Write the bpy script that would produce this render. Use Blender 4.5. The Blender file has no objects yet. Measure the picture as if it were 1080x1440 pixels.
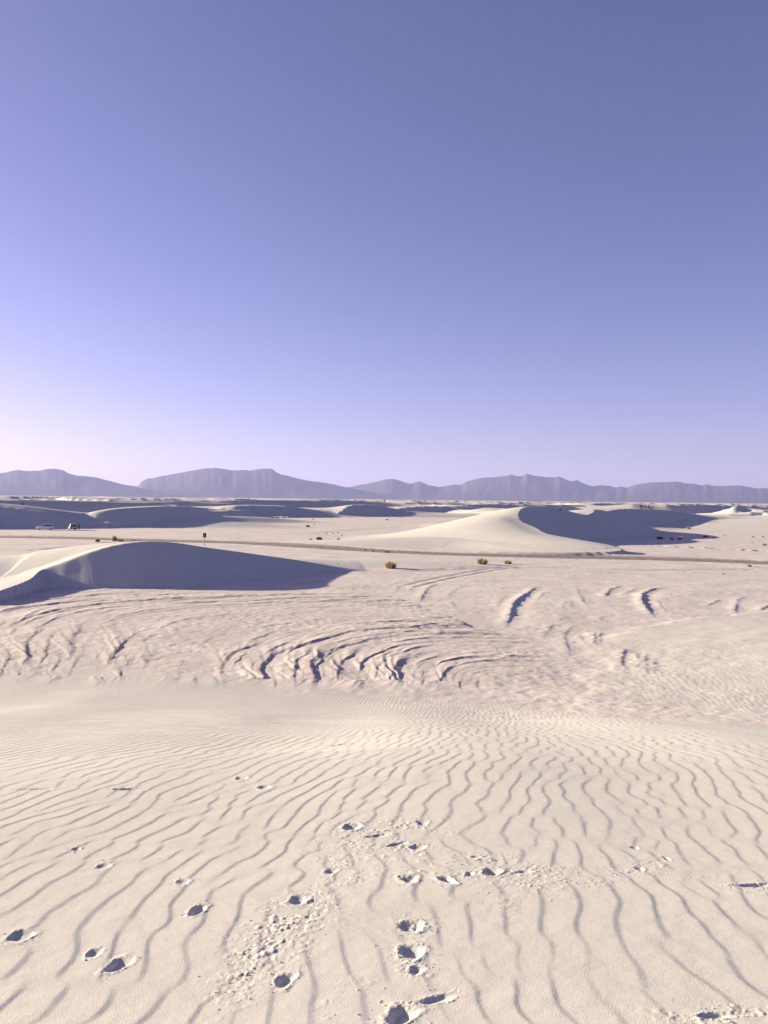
import bpy, bmesh, math, random
import numpy as np
from mathutils import Vector, Matrix

scene = bpy.context.scene
col = scene.collection
R = math.radians

# ------------------------------------------------------------------ camera
CAM_H = 9.5
FPX = 1165.0                      # focal length in photograph pixels (1080 x 1440)
PITCH = math.atan(18.0 / FPX)     # a little downwards
ROLL = R(0.62)
_f = Vector((0, math.cos(PITCH), -math.sin(PITCH)))
_r0 = Vector((1, 0, 0)); _u0 = Vector((0, math.sin(PITCH), math.cos(PITCH)))
_r = _r0 * math.cos(ROLL) + _u0 * math.sin(ROLL)
_u = _u0 * math.cos(ROLL) - _r0 * math.sin(ROLL)
cam_d = bpy.data.cameras.new('camera')
cam = bpy.data.objects.new('camera', cam_d); col.objects.link(cam)
cam_d.sensor_fit = 'VERTICAL'; cam_d.sensor_height = 36.0; cam_d.sensor_width = 27.0
cam_d.lens = 36.0 * FPX / 1440.0
cam_d.clip_start = 0.1; cam_d.clip_end = 200000.0
m = Matrix((( _r.x, _u.x, -_f.x, 0), (_r.y, _u.y, -_f.y, 0), (_r.z, _u.z, -_f.z, CAM_H), (0, 0, 0, 1)))
cam.matrix_world = m
scene.camera = cam

# ------------------------------------------------------------------ sky and sun
SUN_AZ = -71.0      # degrees clockwise from the viewing direction
SUN_EL = 12.5
world = bpy.data.worlds.new('World'); scene.world = world; world.use_nodes = True
wn = world.node_tree
sky = wn.nodes.new('ShaderNodeTexSky'); sky.sky_type = 'NISHITA'; sky.sun_disc = False
sky.sun_elevation = R(SUN_EL); sky.sun_rotation = R(SUN_AZ)
sky.altitude = 1200; sky.air_density = 0.8; sky.dust_density = 1.7; sky.ozone_density = 0.5
tint = wn.nodes.new('ShaderNodeMix'); tint.data_type = 'RGBA'; tint.blend_type = 'MULTIPLY'
tint.inputs[0].default_value = 1.0
tint.inputs[7].default_value = (0.83, 0.655, 0.97, 1)
bg = wn.nodes['Background']; bg.inputs[1].default_value = 0.05
hsv = wn.nodes.new('ShaderNodeHueSaturation'); hsv.inputs['Saturation'].default_value = 1.0
wn.links.new(sky.outputs[0], tint.inputs[6]); wn.links.new(tint.outputs[2], hsv.inputs['Color']); wn.links.new(hsv.outputs[0], bg.inputs[0])

to_sun = Vector((math.sin(R(SUN_AZ)) * math.cos(R(SUN_EL)), math.cos(R(SUN_AZ)) * math.cos(R(SUN_EL)), math.sin(R(SUN_EL))))
sun_d = bpy.data.lights.new('sun', 'SUN'); sun_d.energy = 4.8; sun_d.angle = R(0.55); sun_d.color = (1.0, 0.86, 0.59)
sun = bpy.data.objects.new('sun', sun_d); col.objects.link(sun)
sun.rotation_euler = (-to_sun).to_track_quat('-Z', 'Y').to_euler(); sun.location = (-80, 30, 60)

scene.view_settings.view_transform = 'Standard'
scene.view_settings.look = 'None'
scene.view_settings.exposure = 1.85
scene.view_settings.gamma = 1.0
scene.view_settings.use_curve_mapping = False
scene.render.engine = 'CYCLES'
scene.cycles.use_denoising = True
scene.cycles.max_bounces = 6
scene.cycles.volume_bounces = 0

# ------------------------------------------------------------------ small tools
def tag(o, label=None, cat=None, group=None, kind=None):
    if label: o['label'] = label
    if cat: o['category'] = cat
    if group: o['group'] = group
    if kind: o['kind'] = kind
    return o

def ray(px, py):
    d = _f + _r * ((px - 540.0) / FPX) - _u * ((py - 720.0) / FPX)
    return d

def on_flat(px, py, h=0.0):
    d = ray(px, py); t = (h - CAM_H) / d.z
    return d.x * t, d.y * t

def at_range(px, py, dist):
    d = ray(px, py); t = dist / d.y
    return d.x * t, d.y * t, CAM_H + d.z * t

def sstep(a, b, x):
    t = np.clip((x - a) / (b - a), 0, 1)
    return t * t * (3 - 2 * t)

def _hash(ix, iy, seed):
    with np.errstate(over='ignore'):
        h = (ix.astype(np.int64).astype(np.uint32) * np.uint32(374761393)
             + iy.astype(np.int64).astype(np.uint32) * np.uint32(668265263)
             + np.uint32((seed * 2246822519) & 0xffffffff))
        h = (h ^ (h >> np.uint32(13))) * np.uint32(1274126177)
        h = h ^ (h >> np.uint32(16))
    return h.astype(np.float64) / 4294967295.0

def noise(x, y, seed=0):
    ix = np.floor(x); iy = np.floor(y)
    fx = x - ix; fy = y - iy
    fx = fx * fx * fx * (fx * (fx * 6 - 15) + 10); fy = fy * fy * fy * (fy * (fy * 6 - 15) + 10)
    a = _hash(ix, iy, seed); b = _hash(ix + 1, iy, seed)
    c = _hash(ix, iy + 1, seed); d = _hash(ix + 1, iy + 1, seed)
    return (a * (1 - fx) + b * fx) * (1 - fy) + (c * (1 - fx) + d * fx) * fy

def fbm(x, y, seed=0, octaves=3):
    s = 0; a = 0.5; t = 0
    for i in range(octaves):
        s = s + a * noise(x * 2 ** i + 17.3 * i, y * 2 ** i - 9.1 * i, seed + i); t += a; a *= 0.5
    return s / t

def smooth_line(pts, n=90):
    P = np.array(pts, float)
    P = np.vstack([2 * P[0] - P[1], P, 2 * P[-1] - P[-2]])
    k = len(P) - 3
    out = []
    for t in np.linspace(0, k - 1e-6, n):
        i = int(t); u = t - i
        p0, p1, p2, p3 = P[i:i + 4]
        out.append(0.5 * (2 * p1 + (p2 - p0) * u + (2 * p0 - 5 * p1 + 4 * p2 - p3) * u * u + (3 * p1 - p0 - 3 * p2 + p3) * u ** 3))
    return np.array(out)

def near_line(x, y, L):
    """signed distance to a polyline (positive on its right hand side), attributes at the foot, arc length, interior flag"""
    best = np.full(x.shape, 1e18); sgn = np.ones(x.shape); att = np.zeros(x.shape + (L.shape[1] - 2,))
    arc = np.zeros(x.shape); s0 = 0.0
    for i in range(len(L) - 1):
        ax, ay = L[i, :2]; bx, by = L[i + 1, :2]
        dx, dy = bx - ax, by - ay; l2 = dx * dx + dy * dy + 1e-12
        t = np.clip(((x - ax) * dx + (y - ay) * dy) / l2, 0, 1)
        ex = x - ax - t * dx; ey = y - ay - t * dy
        d2 = ex * ex + ey * ey
        k = d2 < best
        best[k] = d2[k]; sgn[k] = np.where((ex * dy - ey * dx)[k] >= 0, 1, -1)
        att[k] = L[i, 2:] + t[k][:, None] * (L[i + 1, 2:] - L[i, 2:])
        arc[k] = s0 + t[k] * math.sqrt(l2)
        s0 += math.sqrt(l2)
    return np.sqrt(best) * sgn, att, arc, s0

# ------------------------------------------------------------------ the shape of the land
def crest(px, pyc, pyt, mm):
    """a brink point seen at (px, pyc) whose slip face of slope mm reaches the flat at row pyt"""
    tx, ty = on_flat(px, pyt)
    d = ray(px, pyc); tc = -d.z / d.y
    yc = (CAM_H + mm * ty) / (mm + tc)
    return (d.x / d.y * yc, yc, max(0.0, CAM_H - tc * yc), mm)

D1 = [crest(*p) for p in [(14, 821, 823, .5), (45, 812, 825, .55), (72, 800, 827, .58), (100, 787, 828, .6), (130, 774, 829, .6),
      (162, 765, 829, .6), (200, 762, 828, .6), (245, 764, 825, .56), (290, 770, 821, .50), (350, 778, 815, .42),
      (420, 788, 809, .34), (470, 797, 805, .3), (518, 803, 803.2, .28)]]
D2a = [crest(*p) for p in [(-190, 712, 744, .58), (-90, 709, 744, .58), (-30, 710, 743.5, .58), (0, 712.5, 743, .58), (40, 718, 743, .58), (80, 724, 743, .56),
       (120, 730, 742.5, .5), (160, 736, 742.5, .5), (190, 742, 742.3, .5)]]
D2b = [crest(*p) for p in [(66, 728.5, 738, .5), (110, 723.5, 741, .55), (150, 717, 742, .6), (200, 713.5, 741.5, .6), (240, 712, 741, .6),
       (275, 713.5, 740.5, .6), (300, 721, 739.5, .6), (325, 731, 738.5, .6), (348, 737.5, 737.7, .6)]]
D3 = [(8, 153, .0, .5), (17, 149.5, .15, .5), (26, 147, .35, .5), (34, 146, .55, .55), (40.5, 147, .65, .55), (43.5, 150, .85, .55), (42.6, 154.5, 1.35, .58), (39.8, 159, 1.8, .6), (36.4, 165, 2.3, .6), (33.7, 172, 2.8, .6), (32.6, 180, 3.8, .6),
      (31.2, 187, 4.9, .6), (31.8, 193, 6.6, .6), (34.3, 200, 7.8, .6), (40, 208, 8.0, .6), (46, 214, 7.3, .6), (53.5, 221, 5.9, .6),
      (58, 229, 6.6, .6), (60.5, 236, 7.2, .6), (67.6, 246, 6.4, .6), (77.5, 258, 4.2, .58), (86, 268, 1.4, .55), (91, 273, .1, .5)]
D4 = [crest(*p) for p in [(840, 722, 744, .5), (870, 716.5, 742.5, .55), (895, 715.5, 742, .58), (925, 716.5, 741.5, .58), (950, 718, 741, .58), (975, 722, 741, .55),
      (1000, 727, 741, .5), (1030, 729.5, 741, .5), (1080, 729, 741.5, .55), (1140, 722, 741.5, .58), (1230, 718, 742, .58)]]
D4b = [crest(*p) for p in [(985, 727, 731, .5), (1005, 720, 732, .55), (1030, 713.5, 733, .6), (1042, 713, 733, .6), (1060, 717, 733.3, .6), (1085, 724, 734.5, .55), (1120, 733, 734, .5)]]
D5 = [crest(*p) for p in [(290, 716, 727, .5), (325, 712, 727.5, .6), (350, 710.5, 727.5, .6), (378, 711, 727.5, .6), (405, 711.5, 727.5, .58), (425, 715, 727.5, .5),
      (445, 720, 727.5, .45), (480, 725, 727.5, .4), (520, 727.4, 727.6, .4)]]
D6 = [crest(*p) for p in [(470, 724, 727, .5), (482, 718, 727, .55), (494, 710.5, 727, .6), (515, 709.5, 727, .6), (540, 712, 727, .6), (562, 717, 727, .55),
      (590, 722, 727, .5), (615, 727, 727.1, .5)]]
D7 = [crest(*p) for p in [(548, 719, 724, .5), (565, 714.5, 724, .55), (585, 712.5, 724, .6), (620, 712, 724, .6), (655, 713, 724, .6), (690, 714.5, 723, .6), (740, 719, 722, .5)]]

D1 = [(-39.6, 85.2, .7, .55), (-37.6, 86.0, 1.1, .58), (-35.8, 87.0, 1.7, .6), (-33.6, 88.2, 2.6, .6), (-31.4, 89.4, 3.5, .6), (-29, 90.9, 4.15, .6), (-26.5, 92.7, 4.4, .6), (-23.8, 95.0, 4.2, .56)] + D1[8:]
LINES = {k: smooth_line(v) for k, v in dict(d1=D1, d2a=D2a, d2b=D2b, d3=D3, d4=D4, d4b=D4b, d5=D5, d6=D6, d7=D7).items()}
STOSS = dict(d1=24, d2a=60, d2b=55, d3=44, d4=70, d4b=60, d5=110, d6=75, d7=110)

MOUND = smooth_line([(-130, 92, 0), (-85, 94, .8), (-60, 96, 1.6), (-45, 98, 2.2), (-40, 98.5, 3.0), (-34, 97.5, 3.8), (-27, 95, 4.2), (-21, 100, 3.2), (-14, 106, .4), (-8, 109, 0)], 60)

RISE = dict(d2a=1.5, d2b=.6, d3=.2, d4=.5, d5=.5, d6=.4, d7=.4, d4b=.3)

def dune(x, y, key):
    L = LINES[key]; ls = STOSS[key]
    h = np.zeros(x.shape)
    pad = ls + 5
    k = (x > L[:, 0].min() - pad) & (x < L[:, 0].max() + pad) & (y > L[:, 1].min() - pad) & (y < L[:, 1].max() + pad)
    if not k.any(): return h
    xx, yy = x[k], y[k]
    d, att, arc, tot = near_line(xx, yy, L)
    H, mm = att[:, 0], att[:, 1]
    d = d + .12 * (noise(arc / 1.3, arc * 0, 5) - .5) + .7 * (noise(arc / 14, arc * 0 + 3, 6) - .5)
    inner = (arc > 0.02) & (arc < tot - 0.02)
    # behind the brink the height follows all of the crest, so that no seam shows
    ws = np.zeros(xx.shape); wh = np.zeros(xx.shape)
    for q in L[::2]:
        w = 1.0 / ((xx - q[0]) ** 2 + (yy - q[1]) ** 2 + .6) ** 1.6
        ws += w; wh += w * q[2]
    Hs = wh / ws
    back = -np.minimum(d, 0)
    # the body dies away round both ends of the brink
    e0 = L[1, :2] - L[0, :2]; e0 = e0 / np.hypot(*e0); e1 = L[-1, :2] - L[-2, :2]; e1 = e1 / np.hypot(*e1)
    p0 = -((xx - L[0, 0]) * e0[1] - (yy - L[0, 1]) * e0[0]); p1 = -((xx - L[-1, 0]) * e1[1] - (yy - L[-1, 1]) * e1[0])
    perp = np.where(arc <= .02, p0, np.where(arc >= tot - .02, p1, back))
    endf = sstep(0, 22, arc) * sstep(0, 22, tot - arc)
    tw = sstep(0, 1, perp / (5 + 12 * (1 - endf)))
    stoss = (H + (Hs - H) * tw) * (1 - sstep(0, 1, back / ls)) + RISE.get(key, 0) * tw * np.clip(Hs / 3, 0, 1) * (back / 14) * np.exp(1 - back / 14) * (1 - sstep(.5, 1, back / ls))
    if key == 'd1':
        dm, am, _, _ = near_line(xx, yy, MOUND)
        mound = am[:, 0] * np.exp(-(dm / np.where(dm > 0, 6 + 3.0 * (1 - sstep(-36, -27, xx)), 13.0)) ** 2)
    else:
        mound = 0
    if key == 'd1': stoss = np.maximum(stoss, mound)
    streak = .07 * (noise(arc / .9 + d * .12, d / 9, 11) - .5) + .12 * (noise(arc / 2.6 + d * .1, d / 12, 12) - .5)
    slip = H - mm * d * (1 + .0 * d) + streak * np.clip(d / 2, 0, 1) * np.clip(H / 2, 0, 1)
    out = np.where(arc > .02, np.minimum(stoss, slip + 8 * (1 - sstep(0, 4.5, arc))), np.where(d > 0, mound, stoss)) if key == 'd1' else np.where(d > 0, slip, stoss)
    h[k] = np.maximum(out, 0)
    return h

# profile of the big dune the photograph was taken from
_uu = np.linspace(-260, 80, 6801)
_pp = np.interp(_uu, [-260, -120, -60, -20, -6, 0, 5, 10, 16, 22, 28, 33, 37, 42, 55, 80],
                [0, 2.0, 5.2, 8.0, 8.25, 7.85, 5.98, 5.18, 4.12, 2.85, 1.5, .5, .14, .03, 0, 0])
_ker = np.exp(-np.linspace(-3, 3, 61) ** 2 / 2); _ker /= _ker.sum()
_pp = np.convolve(np.pad(_pp, 30, mode='edge'), _ker, mode='valid')

def foreground(x, y):
    yt = np.clip(38 - .10 * x + 2.5 * (fbm(x / 14, x * 0 + .5, 21) - .5) * 2, 25, 62)
    u = np.where(y > 0, y * 37 / yt, y)
    h = np.interp(u, _uu, _pp)
    fade = 1 - sstep(60, 140, np.abs(x))
    h = h * fade
    on = sstep(.05, .8, h)
    # a soft fold across the left of the slope, and broad swells
    f0 = 17.0 + .10 * x + .8 * noise(x / 4, x * 0, 22)
    h = h - .16 * on * sstep(-.15, .5, y - f0) * (1 - sstep(.5, 6, y - f0)) * (1 - sstep(-3.5, 1.5, x))
    h = h + on * .10 * (fbm(x / 11, y / 9, 23) - .5) * sstep(6, 14, y) 
    h = h + .42 * np.exp(-((x - 5) / 10) ** 2) * sstep(9, 19, y) * (1 - sstep(27, 39, y))
    # the low sand sheet right of the slope
    edge, _, _, _ = near_line(x, y, PATCH)
    edge = edge + 2.2 * (fbm(x / 2.6, y / 2.6, 24) - .5)
    sheet = .07 * sstep(-.6, .9, edge) + .45 * sstep(.5, 14, edge)
    sheet = sheet * sstep(30, 44, y) * (1 - sstep(60, 110, x))
    return np.maximum(h, 0) , sheet
PATCH = np.array([(4, 0, 0), (7, 30, 0), (11, 44, 0), (13.5, 52, 0), (16.5, 60, 0), (24, 66.5, 0), (34, 73, 0), (60, 82, 0), (120, 90, 0)], float)

def far_field(x, y):
    h = np.zeros(x.shape)
    r = np.hypot(x, y)
    k = (r > 200)
    if not k.any(): return h
    X, Y = x[k], y[k]
    az = np.degrees(np.arctan2(X, Y))
    zmin = np.interp(az, [-180, -60, -27, -12, -9.5, -7, 3, 8, 11, 17, 27, 60, 180], [300, 300, 285, 290, 330, 480, 520, 420, 330, 310, 300, 300, 300])
    rr = r[k]
    mask = sstep(0, 70, rr - zmin)
    tot = np.zeros(X.shape)
    for lam, th, amp, sd in ((130, 60, 7.4, 31), (220, 74, 8.4, 41)):
        c, s = math.cos(R(th)), math.sin(R(th))
        u = X * c - Y * s
        ph = u / lam + 1.5 * fbm(X / 260, Y / 260, sd, 2) + .22 * fbm(X / 70, Y / 70, sd + 5, 2)
        i = np.floor(ph); p = ph - i
        A = amp * np.clip(1.9 * fbm(X / 130 + 3.1 * sd, Y / 130, sd + 9, 2) - .35, .05, 1)
        pc = 1 - A / (.62 * lam)
        up = np.clip(p / pc, 0, 1); up = up * up * (2.4 - 1.4 * up)
        dn = np.clip(1 - (p - pc) / (1 - pc), 0, 1)
        prof = np.where(p < pc, up, dn)
        tot = np.maximum(tot, A * prof)
    tot = np.clip(tot - .5, 0, None)
    h[k] = tot * mask * (1 - sstep(6000, 14000, rr) * .9)
    return h

ROAD = smooth_line([on_flat(*p) + (0,) for p in [(-420, 744), (-200, 749.5), (-60, 753.5), (0, 755.5), (100, 757), (200, 759.5), (300, 762), (360, 764), (450, 769), (540, 774.5), (640, 779),
                    (760, 782), (880, 784.5), (1000, 788), (1080, 791.5), (1200, 796), (1400, 803)]], 140)

TRACKS = [(w_, d_, g_, smooth_line([on_flat(*p) + (0,) for p in pts], 40)) for w_, d_, g_, pts in [
    (.3, .0, .55, [(900, 765.5), (930, 768), (1000, 771.5), (1080, 775.5), (1200, 781)]),
    (.9, .06, .02, [(640, 750), (560, 746), (500, 746), (466, 749), (480, 755), (540, 762)]),
    (.9, .06, .02, [(270, 743), (330, 744.5), (380, 750), (430, 751), (520, 743), (600, 740)]),
    (.9, .08, .08, [(-40, 765), (60, 766), (150, 763)]), (.9, .10, .10, [(-60, 772), (20, 774), (80, 771), (140, 766)]),
    (.8, .07, .05, [(540, 806), (640, 800), (760, 797), (900, 801), (1100, 800)]), (.8, .07, .05, [(560, 830), (620, 814), (700, 800), (760, 795)]),
    (.8, .06, .05, [(330, 758), (420, 764), (520, 766), (600, 772)])]]

RIDGES = [  # (height, [pixels on the flat]) small eroded scarps on the crust
    (.20, [(614, 819), (600, 828), (592, 840), (590, 849)]), (.42, [(757, 823), (737, 837), (722, 849), (718, 861), (713, 874), (709, 886)]),
    (.10, [(652, 822), (634, 832), (626, 842)]), (.10, [(706, 838), (703, 846), (697, 857)]), (.14, [(778, 876), (767, 890), (762, 898)]),
    (.14, [(810, 826), (815, 838), (822, 853)]), (.28, [(874, 823), (858, 829), (848, 841)]), (.12, [(896, 827), (881, 833), (870, 839)]),
    (.42, [(944, 825), (917, 829), (903, 835), (903, 848), (912, 860), (921, 871)]), (.16, [(922, 843), (928, 852), (937, 864)]),
    (.20, [(1012, 843), (1000, 849), (993, 854)]), (.20, [(1052, 838), (1038, 843), (1033, 854), (1034, 866)]), (.28, [(1086, 850), (1074, 855), (1067, 860)]),
    (.16, [(808, 876), (796, 886), (792, 898), (796, 910), (802, 923)]), (.16, [(834, 886), (834, 900), (838, 913)]), (.15, [(843, 887), (842, 900), (843, 912)]),
    (.24, [(877, 912), (873, 930), (878, 948)]), (.14, [(895, 918), (895, 946)]), (.18, [(904, 922), (907, 940), (906, 956)]), (.10, [(918, 930), (919, 955)]),
    (.12, [(813, 892), (818, 900), (824, 908)]), (.10, [(795, 845), (791, 852), (790, 860)]), (.09, [(803, 845), (801, 856)]), (.10, [(560, 824), (555, 832)]),
    (.10, [(583, 822), (573, 832)]), (.10, [(632, 845), (640, 855)]), (.09, [(570, 815), (540, 826)]), (.08, [(960, 838), (985, 834)]),
    (.10, [(1085, 872), (1060, 868)]), (.12, [(765, 832), (752, 846)]), (.10, [(780, 872), (800, 866)]), (.12, [(330, 748), (300, 754)]), (.14, [(345, 749), (310, 756)]),
    (.10, [(318, 747), (296, 752)]), (.10, [(352, 752), (330, 757)]), (.08, [(820, 824), (780, 826)]), (.09, [(850, 865), (836, 876)])]
RIDGE_LINES = [(a * .23, np.array([on_flat(*p) + (0,) for p in pts])) for a, pts in RIDGES]

# waves whose sum makes the wind ripples, crests run away from the camera
_rng = np.random.default_rng(7)
WAVES = []
for i in range(34):
    th = _rng.normal(R(3), R(11)); kk = 2 * math.pi / (.34 * math.exp(_rng.normal(0, .13)))
    WAVES.append((kk * math.cos(th), kk * math.sin(th), _rng.uniform(0, 6.283)))

def ripples(x, y):
    wx = x + .10 * (noise(x / .5, y / .45, 58) - .5) + .5 * (fbm(x / 2.2, y / 3.0, 51, 2) - .5) + 1.6 * (noise(x / 9, y / 9, 53) - .5)
    yb = np.clip(y - 7, 0, 18)
    wx = wx - .02 * yb * yb * (1 - sstep(-12, 12, x)) - (y > 25) * (y - 25) * .72 * (1 - sstep(-12, 12, x))
    wy = y + .5 * (fbm(x / 2.2, y / 3.0, 57, 2) - .5)
    re = np.zeros(x.shape); im = np.zeros(x.shape)
    for a, b, c in WAVES:
        p = a * wx + b * wy + c
        re += np.cos(p); im += np.sin(p)
    amp = np.hypot(re, im) / math.sqrt(len(WAVES))
    ph = (np.arctan2(im, re) / (2 * math.pi)) % 1.0
    # slow rise to the right, then a short steep lee
    up = ph / .80; dn = (1 - ph) / .20
    s = np.where(ph < .80, up * up * (3 - 2 * up) * .55 + up * .45, dn * dn * (3 - 2 * dn))
    return (s - .5) * np.clip(amp * 1.3, .15, 1.1)

PRINTS = []     # x, y, heading, half length, half width, depth
SCUFFS = []     # x, y, rx, ry, amount

def big_land(x, y):
    """returns height without fine relief, id of the piece of land, sand cover"""
    x = np.asarray(x, float); y = np.asarray(y, float)
    hf, sheet = foreground(x, y)
    parts = [('fore', hf)]
    for kx in LINES: parts.append((kx, dune(x, y, kx)))
    parts.append(('far', far_field(x, y)))
    H = np.stack([p[1] for p in parts])
    ident = H.argmax(0); top = H.max(0)
    return top, ident, sheet, H

def surface(x, y, fine=True):
    shp = np.shape(x)
    x = np.ravel(np.asarray(x, float)); y = np.ravel(np.asarray(y, float))
    top, ident, sheet, H = big_land(x, y)
    r = np.hypot(x, y)
    flat = 1 - sstep(.03, .30, top)
    z = top + sheet * (1 - sstep(0.5, 3.0, top) * .7)
    z = z + (.22 * (fbm(x / 40, y / 40, 61) - .5) + .05 * (fbm(x / 5, y / 5, 63) - .5)) * (1 - sstep(800, 4000, r)) * sstep(12, 40, r)
    others = H[1:].max(0)
    cover = np.maximum(sstep(.05, .42, others + .35 * (fbm(x / 3, y / 3, 65) - .5) * (others > .01)), sstep(.03, .16, sheet))
    toe = 38.5 - .42 * x + 4 * (fbm(x / 9, y / 30, 66) - .5) + 3.0 * (fbm(x / 1.8, y / 1.8, 68) - .5)
    cover = np.maximum(cover, (1 - sstep(-2.5, 2.0, y - np.clip(toe, 27, 52))) * (np.abs(x) < 120))
    # drifts of clean sand on the crust
    drift = sstep(.56, .72, fbm(x / 26, y / 9, 67)) * sstep(75, 95, y) * .4
    crust = 1 - np.maximum(cover, drift * flat)
    dark = np.zeros(x.shape)
    road = np.zeros(x.shape)
    # --- road: a shallow rutted bed with a low bank on its near side
    k = (r > 70) & (r < 420)
    if k.any():
        d, _, arc, _ = near_line(x[k], y[k], ROAD)
        d = d + 1.0 * (fbm(arc / 6, d / 3, 71) - .5)
        bed = (1 - sstep(3.4, 4.8, np.abs(d)))
        f = (1 - sstep(.05, .5, H.max(0)[k]))
        bank = np.exp(-((d - 5.2) / .8) ** 2) * .12 + np.exp(-((d + 5.2) / .9) ** 2) * .42
        rut = (np.exp(-((d - 1.0) / .35) ** 2) + np.exp(-((d + 1.0) / .35) ** 2)) * .10
        z[k] += f * (-.10 * bed + bank * .6 * (.4 + fbm(arc / 22, d * 0, 73)) - rut + bed * .10 * (fbm(arc / .9, d / .35, 75) - .5))
        road[k] = bed * f
    # --- wheel tracks and a churned trail
    k = (r > 90) & (r < 330)
    if k.any():
        for w_, dp_, rg_, T in TRACKS:
            q = k & (x > T[:, 0].min() - 6) & (x < T[:, 0].max() + 6) & (y > T[:, 1].min() - 6) & (y < T[:, 1].max() + 6)
            if not q.any(): continue
            d, _, arc, tot = near_line(x[q], y[q], T)
            f = (1 - sstep(.03, .3, top[q])) * sstep(0, 8, arc) * sstep(0, 8, tot - arc)
            g = np.exp(-((np.abs(d) - w_) / .45) ** 2)
            lum = noise(arc / 1.1, d / 1.5, 77) - .45
            z[q] += f * (-dp_ * g + rg_ * lum * np.exp(-(d / (w_ + 1.0)) ** 2))
            dark[q] = np.maximum(dark[q], f * .35 * g)
    # --- eroded bedding of a vanished dune, nested arcs
    cx, cy = 9.2, 43.0
    k = (y > 38) & (y < 92) & (x > -60) & (x < 16)
    if k.any():
        X, Y = x[k], y[k]
        wob = 1.6 * (fbm(X / 11, Y / 11, 81, 2) - .5) + .35 * (fbm(X / 1.6, Y / 1.6, 83, 2) - .5)
        phi = (np.abs(X * 58.0 / np.clip(Y, 40, 70) - cx) ** 2.5 + np.abs((Y - cy) / np.where(Y > cy, 1.1, 1.9)) ** 2.5) ** (1 / 2.5) + wob
        sarc = np.arctan2(Y - cy, X - cx) * np.clip(phi, 3, 60)
        band = np.clip(.25 + 1.5 * noise(phi / 3.1, sarc * .02, 88) - .25, .12, 1) * sstep(.5, 3, phi)
        side, _, _, _ = near_line(X, Y, SCAR)
        side = side + .5 * (fbm(X / 1.2, Y / 1.2, 82) - .5)
        msk = sstep(-.25 - 1.6 * (1 - sstep(50, 56, Y)), .1 + 1.6 * (1 - sstep(50, 56, Y)), side) * sstep(40, 44.5, Y + 1.0 * (fbm(X / 4, Y / 4, 85) - .5)) * (1 - sstep(78, 87, Y)) * sstep(-46, -34, X) * (1 - sstep(8, 14, X))
        msk = msk * (1 - .85 * sstep(.05, .4, top[k]))
        hot = sstep(-14, 6, X)
        rel = np.zeros(X.shape); dk = np.zeros(X.shape)
        for lam, a, sd in ((2.9, .16, 91), (1.3, .09, 92), (.6, .016, 93)):
            ph = (phi / lam + .5 * noise(X / 7, Y / 7, sd + 20)) % 1.0
            saw = np.where(ph < .12, ph / .12, 1 - (ph - .12) / .88)
            lay = np.floor(phi / lam + .5 * noise(X / 7, Y / 7, sd + 20))
            am = np.clip(fbm(sarc / (2.2 + 1.6 * lam), lay * 7.31, sd, 2) * 3.0 - 1.15, 0, 1) * (.4 + .8 * noise(sarc / .8, lay * 3.1, sd + 2))
            am = am * band
            rel += a * (1 + .8 * sstep(58, 70, Y)) * saw * am * (.42 + .40 * hot)
            dk += np.where(ph < .22, 1, 0) * am
        rough = .06 * (fbm(X / .5, Y / .5, 95) - .5) * np.clip(fbm(X / 4, Y / 4, 96) * 2.2 - .6, 0, 1)
        z[k] += msk * (rel + rough) 
        dark[k] = np.clip(msk * (dk * .42 + .18 * fbm(X / 1.3, Y / .6, 97)), 0, 1)
    # --- lone scarps
    for a, L in RIDGE_LINES:
        k = (x > L[:, 0].min() - 4) & (x < L[:, 0].max() + 4) & (y > L[:, 1].min() - 4) & (y < L[:, 1].max() + 4)
        if not k.any(): continue
        d, _, arc, tot = near_line(x[k], y[k], L)
        ends = sstep(0, .18 * tot + .3, arc) * sstep(0, .25 * tot + .3, tot - arc)
        # which side faces away from the low sun: the right hand side in plan
        dirx = L[-1, 0] - L[0, 0]; diry = L[-1, 1] - L[0, 1]
        lee = d if (diry > 0) else -d
        lee = lee + .30 * (fbm(arc / .8, arc * 0 + a * 50, 101) - .5)
        w = np.where(lee > 0, .16 + .4 * a, .5 + 1.6 * a)
        prof = np.exp(-(lee / w) ** 2)
        dip = -.35 * np.exp(-((lee - .9) / .6) ** 2)
        z[k] += a * ends * (prof + dip) * (.55 + .9 * noise(arc / 1.1, arc * 0, 103))
        z[k] += .02 * ends * np.exp(-(lee / 1.1) ** 2) * (fbm(x[k] / .35, y[k] / .35, 105) - .5)
    if fine:
        # rough crust
        k = (r > 30) & (r < 160)
        z[k] += crust[k] * (.035 * (fbm(x[k] / .7, y[k] / .7, 111, 2) - .5) + .03 * np.clip(fbm(x[k] / 2.2, y[k] / 2.2, 113) - .55, 0, 1) * 3 * (noise(x[k] / .35, y[k] / .35, 115) - .5))
        # churned sand where the slope meets the flat
        k = (r > 24) & (r < 75) & (y > 20)
        if k.any():
            ch = sstep(.48, .62, fbm(x[k] / 6, y[k] / 6, 117)) * sstep(-4, 6, x[k]) * sstep(30, 34, y[k]) * (1 - sstep(50, 60, y[k]))
            z[k] += ch * .03 * (fbm(x[k] / .45, y[k] / .45, 119, 2) - .5)
        # wind ripples on the near slope
        k = (r < 75) & (y > -20)
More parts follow.
